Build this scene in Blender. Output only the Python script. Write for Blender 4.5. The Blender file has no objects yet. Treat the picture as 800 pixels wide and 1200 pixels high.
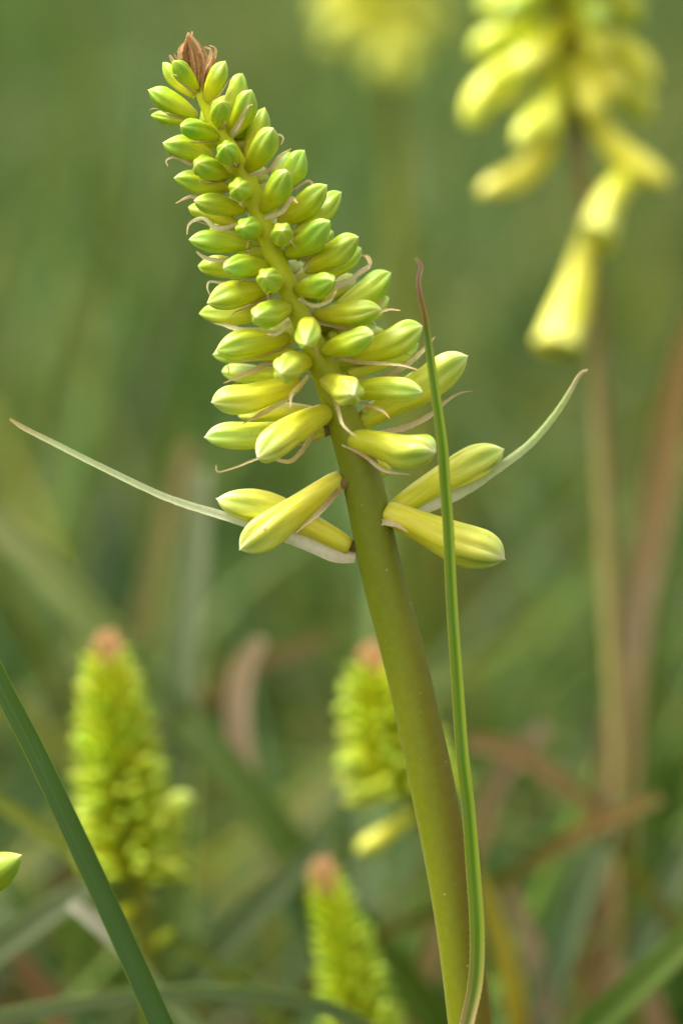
import bpy, math, random
import numpy as np
from mathutils import Vector, Matrix

random.seed(7)
rng = np.random.default_rng(11)
scene = bpy.context.scene
col = scene.collection

# ------------------------------------------------------------------ camera
LENS, SENSOR = 122.0, 36.0
FOCUS = 0.580
PITCH = math.radians(12.0)
SPIKE_Z = 0.50                                     # height of the flower spike at the picture centre
fwd = Vector((0, math.cos(PITCH), -math.sin(PITCH)))
upv = Vector((0, math.sin(PITCH), math.cos(PITCH)))
rgt = Vector((1, 0, 0))
cam_pos = Vector((0, 0, SPIKE_Z)) - fwd * FOCUS
cd = bpy.data.cameras.new('camera')
cd.sensor_fit = 'VERTICAL'; cd.sensor_height = SENSOR; cd.lens = LENS
cd.clip_start = 0.02; cd.clip_end = 400
cd.dof.use_dof = True; cd.dof.focus_distance = FOCUS - 0.003; cd.dof.aperture_fstop = 6.6
cam = bpy.data.objects.new('camera', cd); col.objects.link(cam)
cam.matrix_world = Matrix((( rgt.x, upv.x, -fwd.x, cam_pos.x), (rgt.y, upv.y, -fwd.y, cam_pos.y),
                           (rgt.z, upv.z, -fwd.z, cam_pos.z), (0, 0, 0, 1)))
scene.camera = cam
K = SENSOR / LENS / 1200.0

# ------------------------------------------------------------------ sky, sun, exposure
SUN_EL, SUN_AZ = math.radians(62), math.radians(-78)   # azimuth from +Y (view direction), negative = left
w = bpy.data.worlds.new('World'); scene.world = w; w.use_nodes = True
wn = w.node_tree
bg = wn.nodes['Background']
sky = wn.nodes.new('ShaderNodeTexSky'); sky.sky_type = 'NISHITA'; sky.sun_disc = False
sky.sun_elevation = SUN_EL; sky.sun_rotation = SUN_AZ
sky.dust_density = 5.0; sky.air_density = 1.0; sky.ozone_density = 1.0
hs = wn.nodes.new('ShaderNodeHueSaturation'); hs.inputs['Saturation'].default_value = 0.12   # thin overcast: a greyish sky
wn.links.new(sky.outputs[0], hs.inputs['Color']); wn.links.new(hs.outputs[0], bg.inputs[0])
bg.inputs[1].default_value = 0.10
sd = bpy.data.lights.new('sun', 'SUN'); sd.energy = 1.5; sd.angle = math.radians(22); sd.color = (1.0, 0.95, 0.86)
sun = bpy.data.objects.new('sun', sd); col.objects.link(sun)
sdir = Vector((math.sin(SUN_AZ) * math.cos(SUN_EL), math.cos(SUN_AZ) * math.cos(SUN_EL), math.sin(SUN_EL)))
sun.rotation_euler = sdir.to_track_quat('Z', 'Y').to_euler(); sun.location = (0, 0, 5)
scene.view_settings.view_transform = 'Standard'; scene.view_settings.look = 'None'
scene.view_settings.exposure = 1.66; scene.view_settings.gamma = 1.0
scene.render.engine = 'CYCLES'
scene.view_settings.use_white_balance = True; scene.view_settings.white_balance_temperature = 7100; scene.view_settings.white_balance_tint = 10
scene.cycles.use_denoising = True
scene.cycles.max_bounces = 6; scene.cycles.transmission_bounces = 4; scene.cycles.diffuse_bounces = 3

# ------------------------------------------------------------------ helpers
def at(px, py, d=FOCUS):
    return cam_pos + fwd * d + rgt * ((px - 400) * K * d) + upv * ((600 - py) * K * d)

def project(P):                                    # arrays (n,3) -> px, py, depth
    v = np.asarray(P) - np.array(cam_pos)
    d = v @ np.array(fwd); dd = np.where(np.abs(d) < 1e-6, 1e-6, d)
    return 400 + (v @ np.array(rgt)) / (K * dd), 600 - (v @ np.array(upv)) / (K * dd), d

def catmull(pts, n):
    P = np.array([list(p) for p in pts], float)
    seg = np.linalg.norm(np.diff(P[:, :3], axis=0), axis=1)
    s = np.concatenate([[0], np.cumsum(np.maximum(seg, 1e-9))])
    m = np.zeros_like(P)                           # non-uniform finite-difference tangents
    m[0] = (P[1] - P[0]) / (s[1] - s[0]); m[-1] = (P[-1] - P[-2]) / (s[-1] - s[-2])
    for i in range(1, len(P) - 1):
        m[i] = (P[i + 1] - P[i - 1]) / (s[i + 1] - s[i - 1])
    q = np.linspace(0, s[-1], n); out = []
    for v in q:
        i = min(max(int(np.searchsorted(s, v)) - 1, 0), len(P) - 2)
        h = s[i + 1] - s[i]; t = (v - s[i]) / h
        out.append((2*t**3 - 3*t**2 + 1) * P[i] + (t**3 - 2*t**2 + t) * h * m[i] + (-2*t**3 + 3*t**2) * P[i+1] + (t**3 - t**2) * h * m[i+1])
    return np.array(out)

def mesh_obj(name, verts, faces, mat, parent=None, attrs=None, colors=None, smooth=True):
    me = bpy.data.meshes.new(name)
    me.from_pydata([tuple(v) for v in verts], [], faces)
    for k, vals in (attrs or {}).items():
        a = me.attributes.new(k, 'FLOAT', 'POINT'); a.data.foreach_set('value', np.asarray(vals, np.float32))
    for k, vals in (colors or {}).items():
        a = me.attributes.new(k, 'FLOAT_COLOR', 'POINT')
        c = np.ones((len(verts), 4), np.float32); c[:, :3] = vals
        a.data.foreach_set('color', c.ravel())
    if smooth: me.polygons.foreach_set('use_smooth', [True] * len(me.polygons))
    me.materials.append(mat); me.update()
    o = bpy.data.objects.new(name, me); col.objects.link(o)
    if parent: o.parent = parent; o.matrix_parent_inverse = Matrix.Translation(-Vector(parent.location))
    return o

def tag(o, label=None, cat=None, group=None, kind=None):
    for k, v in (('label', label), ('category', cat), ('group', group), ('kind', kind)):
        if v: o[k] = v
    return o

def empty(name, loc):
    o = bpy.data.objects.new(name, None); o.empty_display_size = 0.02; o.location = loc; col.objects.link(o)
    return o

def smoothstep(a, b, x):
    t = np.clip((x - a) / (b - a), 0, 1); return t * t * (3 - 2 * t)

# ------------------------------------------------------------------ materials
def nt_new(name):
    m = bpy.data.materials.new(name); m.use_nodes = True
    nt = m.node_tree; p = nt.nodes['Principled BSDF']
    return m, nt, p, nt.nodes['Material Output']
def N(nt, t, **kw):
    n = nt.nodes.new(t)
    for k, v in kw.items():
        if k == 'inp':
            for kk, vv in v.items(): n.inputs[kk].default_value = vv
        else: setattr(n, k, v)
    return n
def attr(nt, name): return N(nt, 'ShaderNodeAttribute', attribute_name=name)
def ramp(nt, stops, fac, interp='LINEAR'):
    r = nt.nodes.new('ShaderNodeValToRGB'); r.color_ramp.interpolation = interp
    el = r.color_ramp.elements
    while len(el) < len(stops): el.new(0.5)
    for e, (p, c) in zip(el, stops):
        e.position = p; e.color = (*c, 1) if not isinstance(c, (int, float)) else (c, c, c, 1)
    nt.links.new(fac, r.inputs[0]); return r
def mix(nt, fac, a, b, mode='MIX'):
    m = nt.nodes.new('ShaderNodeMix'); m.data_type = 'RGBA'; m.blend_type = mode
    for s, v in ((0, fac), (6, a), (7, b)):
        if hasattr(v, 'default_value') and hasattr(v, 'links'): nt.links.new(v, m.inputs[s])
        elif s == 0: m.inputs[0].default_value = v
        else: m.inputs[s].default_value = (*v, 1)
    return m.outputs[2]
def uvw(nt, a, b, sa, sb):
    c = N(nt, 'ShaderNodeCombineXYZ')
    for i, (s, k) in enumerate(((a, sa), (b, sb))):
        mm = N(nt, 'ShaderNodeMath', operation='MULTIPLY'); mm.inputs[1].default_value = k
        nt.links.new(s, mm.inputs[0]); nt.links.new(mm.outputs[0], c.inputs[i])
    oi = N(nt, 'ShaderNodeObjectInfo'); mm = N(nt, 'ShaderNodeMath', operation='MULTIPLY'); mm.inputs[1].default_value = 37.0
    nt.links.new(oi.outputs['Random'], mm.inputs[0]); nt.links.new(mm.outputs[0], c.inputs[2])
    return c.outputs[0]
def translucent_mix(nt, p, out, color, fac):
    tr = N(nt, 'ShaderNodeBsdfTranslucent'); nt.links.new(color, tr.inputs[0])
    ms = N(nt, 'ShaderNodeMixShader'); ms.inputs[0].default_value = fac
    nt.links.new(p.outputs[0], ms.inputs[1]); nt.links.new(tr.outputs[0], ms.inputs[2]); nt.links.new(ms.outputs[0], out.inputs[0])

def make_bud_mat():
    m, nt, p, out = nt_new('bud_skin')
    t = attr(nt, 't').outputs['Fac']; age = attr(nt, 'age').outputs['Fac']; th = attr(nt, 'th').outputs['Fac']
    yg = ramp(nt, [(0, (.44, .44, .008)), (.30, (.54, .57, .006)), (.58, (.42, .54, .008)), (.82, (.24, .44, .022)), (.95, (.34, .53, .07)), (.985, (.55, .66, .22)), (1, (.85, .85, .6))], t)
    ol = ramp(nt, [(0, (.66, .65, .08)), (.12, (.76, .75, .045)), (.45, (.82, .82, .06)), (.76, (.84, .85, .16)), (.90, (.70, .80, .22)), (.97, (.82, .86, .46)), (1, (.9, .9, .68))], t)
    base = mix(nt, age, yg.outputs[0], ol.outputs[0])
    vn = N(nt, 'ShaderNodeMath', operation='MULTIPLY'); vn.inputs[1].default_value = .55; nt.links.new(attr(nt, 'vein').outputs['Fac'], vn.inputs[0])
    base = mix(nt, vn.outputs[0], base, (.20, .44, .03))
    v = uvw(nt, th, t, 7.0, 1.3)
    nz = N(nt, 'ShaderNodeTexNoise', inp={'Scale': 1.6, 'Detail': 4.0, 'Roughness': .6}); nt.links.new(v, nz.inputs['Vector'])
    st = ramp(nt, [(.36, 0.0), (.70, 1.0)], nz.outputs['Fac'])
    f = N(nt, 'ShaderNodeMath', operation='MULTIPLY'); f.inputs[1].default_value = .10
    nt.links.new(st.outputs[0], f.inputs[0])
    base = mix(nt, f.outputs[0], base, (.80, .80, .30))
    v2 = uvw(nt, th, t, 2.0, 3.0)
    n2 = N(nt, 'ShaderNodeTexNoise', inp={'Scale': 1.3, 'Detail': 3.0}); nt.links.new(v2, n2.inputs['Vector'])
    r2 = ramp(nt, [(.40, 0.0), (.75, .55)], n2.outputs['Fac'])
    base = mix(nt, r2.outputs[0], base, (.36, .48, .02))
    v3 = uvw(nt, th, t, 26.0, 1.2)                  # fine lengthwise veins
    n3 = N(nt, 'ShaderNodeTexNoise', inp={'Scale': 1.0, 'Detail': 2.0}); nt.links.new(v3, n3.inputs['Vector'])
    base = mix(nt, 1.0, base, mix(nt, n3.outputs['Fac'], (.80, .84, .7), (1.18, 1.15, 1.2)), 'MULTIPLY')
    tc = N(nt, 'ShaderNodeTexCoord')                # small brown bruises
    n4 = N(nt, 'ShaderNodeTexNoise', inp={'Scale': 420.0, 'Detail': 3.0, 'Roughness': .6}); nt.links.new(tc.outputs['Object'], n4.inputs['Vector'])
    r4 = ramp(nt, [(.70, 0.0), (.77, .7)], n4.outputs['Fac'])
    base = mix(nt, r4.outputs[0], base, (.42, .28, .08))
    oi = N(nt, 'ShaderNodeObjectInfo')
    hsv = N(nt, 'ShaderNodeHueSaturation')
    mr = N(nt, 'ShaderNodeMapRange', inp={'To Min': .484, 'To Max': .514}); nt.links.new(oi.outputs['Random'], mr.inputs[0]); nt.links.new(mr.outputs[0], hsv.inputs['Hue'])
    nt.links.new(base, hsv.inputs['Color']); base = hsv.outputs[0]
    nt.links.new(base, p.inputs['Base Color'])
    p.inputs['Roughness'].default_value = .34; p.inputs['Specular IOR Level'].default_value = .45
    p.inputs['Subsurface Weight'].default_value = .55; p.inputs['Subsurface Radius'].default_value = (1.0, .95, .25)
    p.inputs['Subsurface Scale'].default_value = .0026
    bp = N(nt, 'ShaderNodeBump', inp={'Strength': .25, 'Distance': .0004}); nt.links.new(nz.outputs['Fac'], bp.inputs['Height']); nt.links.new(bp.outputs[0], p.inputs['Normal'])
    return m

def make_bract_mat():
    m, nt, p, out = nt_new('papery_bract')
    v = attr(nt, 'v').outputs['Fac']; tint = attr(nt, 'tint').outputs['Color']
    tc = N(nt, 'ShaderNodeTexCoord')
    nz = N(nt, 'ShaderNodeTexNoise', inp={'Scale': 1400.0, 'Detail': 3.0}); nt.links.new(tc.outputs['Object'], nz.inputs['Vector'])
    c = mix(nt, nz.outputs['Fac'], (.82, .80, .76), (1.14, 1.14, 1.12)); c = mix(nt, 1.0, tint, c, 'MULTIPLY')
    nt.links.new(c, p.inputs['Base Color']); p.inputs['Roughness'].default_value = .62; p.inputs['Specular IOR Level'].default_value = .25
    translucent_mix(nt, p, out, c, .5)
    return m

def make_leaf_mat(name, edge, rough=.42):
    m, nt, p, out = nt_new(name)
    u = attr(nt, 'u').outputs['Fac']; v = attr(nt, 'v').outputs['Fac']; tint = attr(nt, 'tint').outputs['Color']
    vec = uvw(nt, u, v, 4.0, 2.5)
    nz = N(nt, 'ShaderNodeTexNoise', inp={'Scale': 2.2, 'Detail': 5.0, 'Roughness': .6}); nt.links.new(vec, nz.inputs['Vector'])
    c = mix(nt, nz.outputs['Fac'], (.62, .66, .7), (1.38, 1.32, 1.2)); c = mix(nt, 1.0, tint, c, 'MULTIPLY')
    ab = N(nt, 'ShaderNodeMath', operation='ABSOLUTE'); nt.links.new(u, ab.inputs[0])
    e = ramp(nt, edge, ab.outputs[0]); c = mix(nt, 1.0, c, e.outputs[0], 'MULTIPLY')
    vec2 = uvw(nt, u, v, 1.5, 60.0)                # grey waxy scuffs
    n2 = N(nt, 'ShaderNodeTexNoise', inp={'Scale': .9, 'Detail': 4.0}); nt.links.new(vec2, n2.inputs['Vector'])
    r2 = ramp(nt, [(.62, 0.0), (.76, .28)], n2.outputs['Fac']); c = mix(nt, r2.outputs[0], c, (.20, .27, .22))
    nt.links.new(c, p.inputs['Base Color']); p.inputs['Roughness'].default_value = rough; p.inputs['Specular IOR Level'].default_value = .22
    translucent_mix(nt, p, out, c, .33)
    return m

def make_stem_mat(name, low, low2, brown):
    m, nt, p, out = nt_new(name)
    th = attr(nt, 'th').outputs['Fac']; v = attr(nt, 'v').outputs['Fac']; blush = attr(nt, 'blush').outputs['Fac']
    c0 = ramp(nt, [(0, (.58, .64, .012)), (.24, (.52, .58, .010)), (.33, (.36, .40, .008)), (.43, low), (1, low2)], v)
    vec = uvw(nt, th, v, 3.0, 26.0)
    nz = N(nt, 'ShaderNodeTexNoise', inp={'Scale': 1.5, 'Detail': 5.0, 'Roughness': .65}); nt.links.new(vec, nz.inputs['Vector'])
    bf = N(nt, 'ShaderNodeMath', operation='MULTIPLY_ADD'); bf.inputs[1].default_value = .5; nt.links.new(nz.outputs['Fac'], bf.inputs[0])
    bf.inputs[2].default_value = -.25
    ad = N(nt, 'ShaderNodeMath', operation='ADD', use_clamp=True); nt.links.new(bf.outputs[0], ad.inputs[0]); nt.links.new(blush, ad.inputs[1])
    ml = N(nt, 'ShaderNodeMath', operation='MULTIPLY', use_clamp=True); nt.links.new(ad.outputs[0], ml.inputs[0]); nt.links.new(blush, ml.inputs[1])
    c = mix(nt, ml.outputs[0], c0.outputs[0], brown)
    tc = N(nt, 'ShaderNodeTexCoord')
    n3 = N(nt, 'ShaderNodeTexNoise', inp={'Scale': 700.0, 'Detail': 3.0}); nt.links.new(tc.outputs['Object'], n3.inputs['Vector'])
    c = mix(nt, 1.0, c, mix(nt, n3.outputs['Fac'], (.84, .84, .84), (1.16, 1.16, 1.16)), 'MULTIPLY')
    vo = N(nt, 'ShaderNodeTexVoronoi', inp={'Scale': 520.0, 'Randomness': 1.0}); nt.links.new(tc.outputs['Object'], vo.inputs['Vector'])
    sp = ramp(nt, [(.05, 1.0), (.13, 0.0)], vo.outputs['Distance'])
    vs = N(nt, 'ShaderNodeSeparateColor'); nt.links.new(vo.outputs['Color'], vs.inputs[0])
    sel = ramp(nt, [(.60, 0.0), (.95, .6)], vs.outputs[0])
    mm = N(nt, 'ShaderNodeMath', operation='MULTIPLY'); nt.links.new(sp.outputs[0], mm.inputs[0]); nt.links.new(sel.outputs[0], mm.inputs[1])
    c = mix(nt, mm.outputs[0], c, (.55, .55, .40))
    nt.links.new(c, p.inputs['Base Color'])
    p.inputs['Roughness'].default_value = .48; p.inputs['Specular IOR Level'].default_value = .35
    p.inputs['Subsurface Weight'].default_value = .2; p.inputs['Subsurface Radius'].default_value = (1, .9, .2); p.inputs['Subsurface Scale'].default_value = .0015
    p.inputs['Sheen Weight'].default_value = .12; p.inputs['Sheen Roughness'].default_value = .4; p.inputs['Sheen Tint'].default_value = (.8, .8, .55, 1)
    bp = N(nt, 'ShaderNodeBump', inp={'Strength': .15, 'Distance': .0002}); nt.links.new(n3.outputs['Fac'], bp.inputs['Height']); nt.links.new(bp.outputs[0], p.inputs['Normal'])
    return m

def make_ground_mat():
    m, nt, p, out = nt_new('soil_and_litter')
    tc = N(nt, 'ShaderNodeTexCoord')
    n1 = N(nt, 'ShaderNodeTexNoise', inp={'Scale': 9.0, 'Detail': 8.0, 'Roughness': .7}); nt.links.new(tc.outputs['Object'], n1.inputs['Vector'])
    r = ramp(nt, [(.3, (.035, .028, .016)), (.5, (.07, .055, .028)), (.62, (.06, .085, .025)), (.8, (.09, .12, .035))], n1.outputs['Fac'])
    nt.links.new(r.outputs[0], p.inputs['Base Color']); p.inputs['Roughness'].default_value = .95
    n2 = N(nt, 'ShaderNodeTexNoise', inp={'Scale': 60.0, 'Detail': 6.0}); nt.links.new(tc.outputs['Object'], n2.inputs['Vector'])
    bp = N(nt, 'ShaderNodeBump', inp={'Strength': .8, 'Distance': .02}); nt.links.new(n2.outputs['Fac'], bp.inputs['Height']); nt.links.new(bp.outputs[0], p.inputs['Normal'])
    return m

BUD, BRACT, STEM, GROUND = make_bud_mat(), make_bract_mat(), make_stem_mat('flower_stem_skin', (.170, .215, .004), (.180, .205, .004), (.19, .130, .007)), make_ground_mat()
STEM_AMBER = make_stem_mat('amber_stem_skin', (.26, .25, .01), (.36, .28, .02), (.36, .24, .02))
STEM_BROWN = make_stem_mat('brown_stem_skin', (.16, .14, .02), (.26, .22, .07), (.20, .13, .03))
LEAF = make_leaf_mat('strap_leaf', [(0, (.85, .9, .85)), (.15, (1, 1, 1)), (.85, (1, 1, 1)), (1, (1.25, 1.25, 1.1))])
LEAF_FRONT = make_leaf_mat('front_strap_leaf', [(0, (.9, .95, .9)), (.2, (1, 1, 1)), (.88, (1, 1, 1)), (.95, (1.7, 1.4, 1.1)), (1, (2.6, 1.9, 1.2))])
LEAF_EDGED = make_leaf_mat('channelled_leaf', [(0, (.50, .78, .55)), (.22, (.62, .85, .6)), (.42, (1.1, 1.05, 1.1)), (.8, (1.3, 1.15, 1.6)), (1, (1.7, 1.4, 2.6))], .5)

# ------------------------------------------------------------------ ground
def build_ground():
    n = 90
    g = np.sign(np.linspace(-1, 1, n)) * np.abs(np.linspace(-1, 1, n)) ** 3 * 150
    X, Y = np.meshgrid(g, g + 3, indexing='ij')
    Z = .012 * np.sin(X * 5.1 + 1) * np.cos(Y * 4.3) + .01 * np.sin(X * 11 + Y * 7) - .02
    V = np.stack([X, Y, Z], -1).reshape(-1, 3)
    F = [(i*n+j, (i+1)*n+j, (i+1)*n+j+1, i*n+j+1) for i in range(n-1) for j in range(n-1)]
    tag(mesh_obj('ground', V, F, GROUND), 'dark soil with leaf litter under the leaves', 'ground', kind='structure')
build_ground()

# ------------------------------------------------------------------ buds
YOUNG = np.array([(0, .34), (.08, .52), (.28, .80), (.55, 1.0), (.72, .97), (.84, .74), (.93, .42), (.98, .16), (1, .03)])
OLD = np.array([(0, .44), (.04, .60), (.15, .67), (.40, .80), (.66, .98), (.80, 1.0), (.90, .80), (.96, .50), (1, .06)])
OPEN = np.array([(0, .30), (.06, .42), (.2, .50), (.5, .72), (.75, .90), (.92, .98), (.97, 1.04), (1, 1.08)])
def prof(t, age, flare=False):
    if flare: return np.interp(t, OPEN[:, 0], OPEN[:, 1])
    a = np.interp(t, YOUNG[:, 0], YOUNG[:, 1]); b = np.interp(t, OLD[:, 0], OLD[:, 1])
    return a * (1 - age) + b * age

def bud_geo(B, T, W, age, up, bend=0.0, nu=24, nv=22, flare=False, seed=0, side=0.0, lift=0.0):
    """tube of six tepals from base B to tip T; W the largest radius"""
    r = random.Random(seed)
    B, T = np.array(B), np.array(T)
    ax = T - B; L = np.linalg.norm(ax); ax = ax / L
    u = np.array(up) - ax * np.dot(up, ax); u /= max(np.linalg.norm(u), 1e-9); s = np.cross(ax, u)
    t = np.concatenate([np.linspace(0, .82, nv - 7, endpoint=False), np.linspace(.82, 1, 7)])
    # smooth profile
    tt = np.clip(t[:, None] + np.linspace(-.035, .035, 5)[None], 0, 1)
    R = prof(tt, age, flare).mean(1); R[-1] = prof(np.array([1.0]), age, flare)[0]
    th = np.linspace(0, 2 * math.pi, nu, endpoint=False)
    ph = r.uniform(0, 6.28)
    lobe = .05 * np.cos(3 * (th + ph))[None] * smoothstep(.2, .9, t)[:, None]
    dth = np.abs(((th + ph + math.pi / 3) % (2 * math.pi / 3)) - math.pi / 3)
    x_ = (th + ph) % (2 * math.pi / 3)
    groove = (-.10 * np.exp(-(dth / .14) ** 2) + .085 * np.exp(-x_ / .40) - .03)[None] * (smoothstep(.22, .75, t) * (1 + .9 * age * smoothstep(.6, .85, t)) * (1 - .4 * smoothstep(.95, 1, t)))[:, None]
    ridge6 = np.cos(6 * (th + ph) + math.pi)[None] * (.025 * smoothstep(.02, .2, t) + .045 * smoothstep(.5, .85, t))[:, None]
    dent = .05 * np.sin(2 * th + r.uniform(0, 6))[None] * np.sin(t * r.uniform(4, 9) + r.uniform(0, 6))[:, None]
    rad = W * R[:, None] * (1 + lobe + groove + ridge6 + dent)
    cen = B[None] + ax[None] * (t * L)[:, None] + u[None] * (bend * L * np.sin(t * math.pi))[:, None] + s[None] * (side * L * np.sin(t * math.pi))[:, None] + u[None] * (lift * W * smoothstep(.55, 1, t))[:, None]
    P = cen[:, None, :] + rad[..., None] * (np.cos(th)[None, :, None] * u + np.sin(th)[None, :, None] * s)
    V = P.reshape(-1, 3)
    F = [(i*nu + j, i*nu + (j+1) % nu, (i+1)*nu + (j+1) % nu, (i+1)*nu + j) for i in range(nv-1) for j in range(nu)]
    ta = np.repeat(t, nu); tha = np.tile(th, nv)
    V = np.vstack([V, cen[0][None], (cen[-1] + ax * W * (.10 if not flare else -.9))[None]])
    ta = np.append(ta, [0, 1]); tha = np.append(tha, [0, 0])
    gm = ((.5 - .5 * np.cos(3 * (th + ph)))[None] * smoothstep(.35, .92, t)[:, None]).ravel(); gm = np.append(gm, [0, 0])
    nb = nu * nv
    F += [(nb, (j+1) % nu, j) for j in range(nu)]
    F += [(nb + 1, (nv-1)*nu + j, (nv-1)*nu + (j+1) % nu) for j in range(nu)]
    return V, F, dict(t=ta, th=np.abs(tha - math.pi), age=np.full(len(V), age), vein=gm), (cen, ax, u, s, L)

TAN = [(.82, .70, .48), (.78, .62, .40), (.86, .77, .56), (.64, .46, .25)]
def strip(name, pts, widths, tints, parent, mat=None, roll=None, curl=.35, n=None, nu=4, normal=None, noise=0.0, seed=0, thick=0.0, serr=0.0):
    """thin blade along pts; widths and tints interpolated along its length"""
    r = np.random.default_rng(seed)
    n = n or max(10, 5 * len(pts))
    C = catmull(pts, n); v = np.linspace(0, 1, n)
    PP = np.array([list(p) for p in pts]); arc = np.concatenate([[0], np.cumsum(np.linalg.norm(np.diff(PP, axis=0), axis=1))]); arc /= arc[-1]
    knots = lambda q: arc if len(q) == len(arc) else np.linspace(0, 1, len(q))
    W = np.interp(v, knots(widths), widths)
    Tn = np.array(tints); tc = np.stack([np.interp(v, knots(tints), Tn[:, k]) for k in range(3)], -1)
    tan = np.gradient(C, axis=0); tan /= np.linalg.norm(tan, axis=1)[:, None] + 1e-12
    nrm = np.array(normal if normal is not None else -fwd, float)
    nn = nrm[None] - tan * (tan @ nrm)[:, None]; nn /= np.linalg.norm(nn, axis=1)[:, None] + 1e-9
    sd_ = np.cross(tan, nn)
    if roll is not None:
        a = np.interp(v, np.linspace(0, 1, len(roll)), roll)[:, None]
        nn, sd_ = nn * np.cos(a) + sd_ * np.sin(a), sd_ * np.cos(a) - nn * np.sin(a)
    us = np.linspace(-1, 1, nu + 1)
    V = []
    for k in us:
        wob = 1 + (r.uniform(-1, 1, n) * noise if noise else 0)
        if serr and abs(k) == 1: wob = wob + serr * (np.arange(n) % 2)
        V.append(C + sd_ * (W * k * wob)[:, None] / 2 + nn * (W * curl * (k * k - .4) / 2 + (r.uniform(-1, 1, n) * W * noise * .3 if noise else 0))[:, None])
    V = np.stack(V, 1)                             # n, nu+1, 3
    m_ = nu + 1
    F = [(i*m_+j, i*m_+j+1, (i+1)*m_+j+1, (i+1)*m_+j) for i in range(n-1) for j in range(nu)]
    U = np.tile(us, n); VV = np.repeat(v, m_); TT = np.repeat(tc, m_, axis=0); VV3 = V.reshape(-1, 3)
    if thick:
        low = (V - nn[:, None, :] * (thick * (1 - .7 * us[None, :, None] ** 4))).reshape(-1, 3)
        o = len(VV3)
        F2 = [(a + o, d + o, c + o, b + o) for a, b, c, d in F]
        rim = [(i*m_, (i+1)*m_, (i+1)*m_+o, i*m_+o) for i in range(n-1)] + [((i+1)*m_+nu, i*m_+nu, i*m_+nu+o, (i+1)*m_+nu+o) for i in range(n-1)]
        F = F + F2 + rim; VV3 = np.vstack([VV3, low]); U = np.tile(U, 2); VV = np.tile(VV, 2); TT = np.vstack([TT, TT])
    return mesh_obj(name, VV3, F, mat or BRACT, parent, dict(u=U, v=VV), dict(tint=TT))

def stem_obj(pts, radii, parent, name='stem', blush=None, n=60, nu=20, seed=0, ref=.17, mat=None):
    P = [list(p) + [r] for p, r in zip(pts, radii)]
    C = catmull(P, n); R = C[:, 3]; C = C[:, :3]
    v = np.minimum(1, np.concatenate([[0], np.cumsum(np.linalg.norm(np.diff(C, axis=0), axis=1))]) / ref)
    tan = np.gradient(C, axis=0); tan /= np.linalg.norm(tan, axis=1)[:, None]
    nrm = np.array(-fwd); nn = nrm[None] - tan * (tan @ nrm)[:, None]; nn /= np.linalg.norm(nn, axis=1)[:, None]
    sd_ = np.cross(nn, tan)                        # tan runs downwards; sd_ points left or right
    sd_ *= np.sign(sd_ @ np.array(rgt))[:, None]
    th = np.linspace(0, 2*math.pi, nu, endpoint=False)   # 0 = right, pi/2 = to the camera
    wob = 1 + .02 * np.sin(3*th[None] + 9*v[:, None]) + .012 * np.sin(2*th[None] - 31*v[:, None])
    V = (C[:, None] + (R[:, None] * wob)[..., None] * (np.cos(th)[None, :, None]*sd_[:, None] + np.sin(th)[None, :, None]*nn[:, None])).reshape(-1, 3)
    F = [(i*nu+j, i*nu+(j+1) % nu, (i+1)*nu+(j+1) % nu, (i+1)*nu+j) for i in range(n-1) for j in range(nu)]
    F += [tuple(range(nu)), tuple(range((n-1)*nu, n*nu))[::-1]]
    bl = np.tile(smoothstep(-.7, .8, np.cos(th)), n) * np.repeat(np.interp(v, *zip(*(blush or [(0, 0), (1, 1)]))), nu)
    return mesh_obj(name, V, F, mat or STEM, parent, dict(th=np.tile(np.abs(th - math.pi), n), v=np.repeat(v, nu), blush=bl))

# ------------------------------------------------------------------ the flower spike in focus
AX = np.array([(232, 85, 13), (239, 120, 18), (262, 162, 23), (287, 205, 27), (304, 250, 29), (322, 300, 31), (340, 345, 32), (358, 385, 33),
      (378, 428, 35), (398, 480, 40), (424, 560, 51), (445, 660, 53), (476, 780, 55), (502, 900, 56), (521, 1000, 55), (537, 1100, 54), (550, 1200, 54)], float)
def axis_x(y): return np.interp(y, AX[:, 1], AX[:, 0])
def axis_r(y): return np.interp(y, AX[:, 1], AX[:, 2]) * .5 * .93
PXW = K * FOCUS
root_main = at(575, 1500); root_main.z = 0; root_main.x += .03
main = tag(empty('flower_spike', root_main), 'sharp yellow-green flower spike with brown dried tip on thick leaning olive stem', 'flower spike')
pts = [at(x, y) for x, y, _ in AX] + [at(566, 1330), at(585, 1600), Vector((root_main.x, root_main.y, .2)), root_main]
rad = [w_ * .5 * .93 * PXW * (.86 if y_ < 400 else 1) for _, y_, w_ in AX] + [.0038, .004, .0043, .0048]
stem_obj(pts, rad, main, n=150, nu=28, blush=[(0, 0), (.3, 0), (.42, .3), (.62, .65), (.85, .95), (1, 1.0)])

def bud_len(y): return np.interp(y, [70, 120, 180, 250, 340, 400, 470, 540, 640], [52, 60, 66, 74, 88, 102, 118, 142, 165])
def bud_age(y): return float(np.interp(y, [60, 200, 330, 420, 480, 560], [.0, .06, .16, .45, .8, 1.0]))

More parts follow.
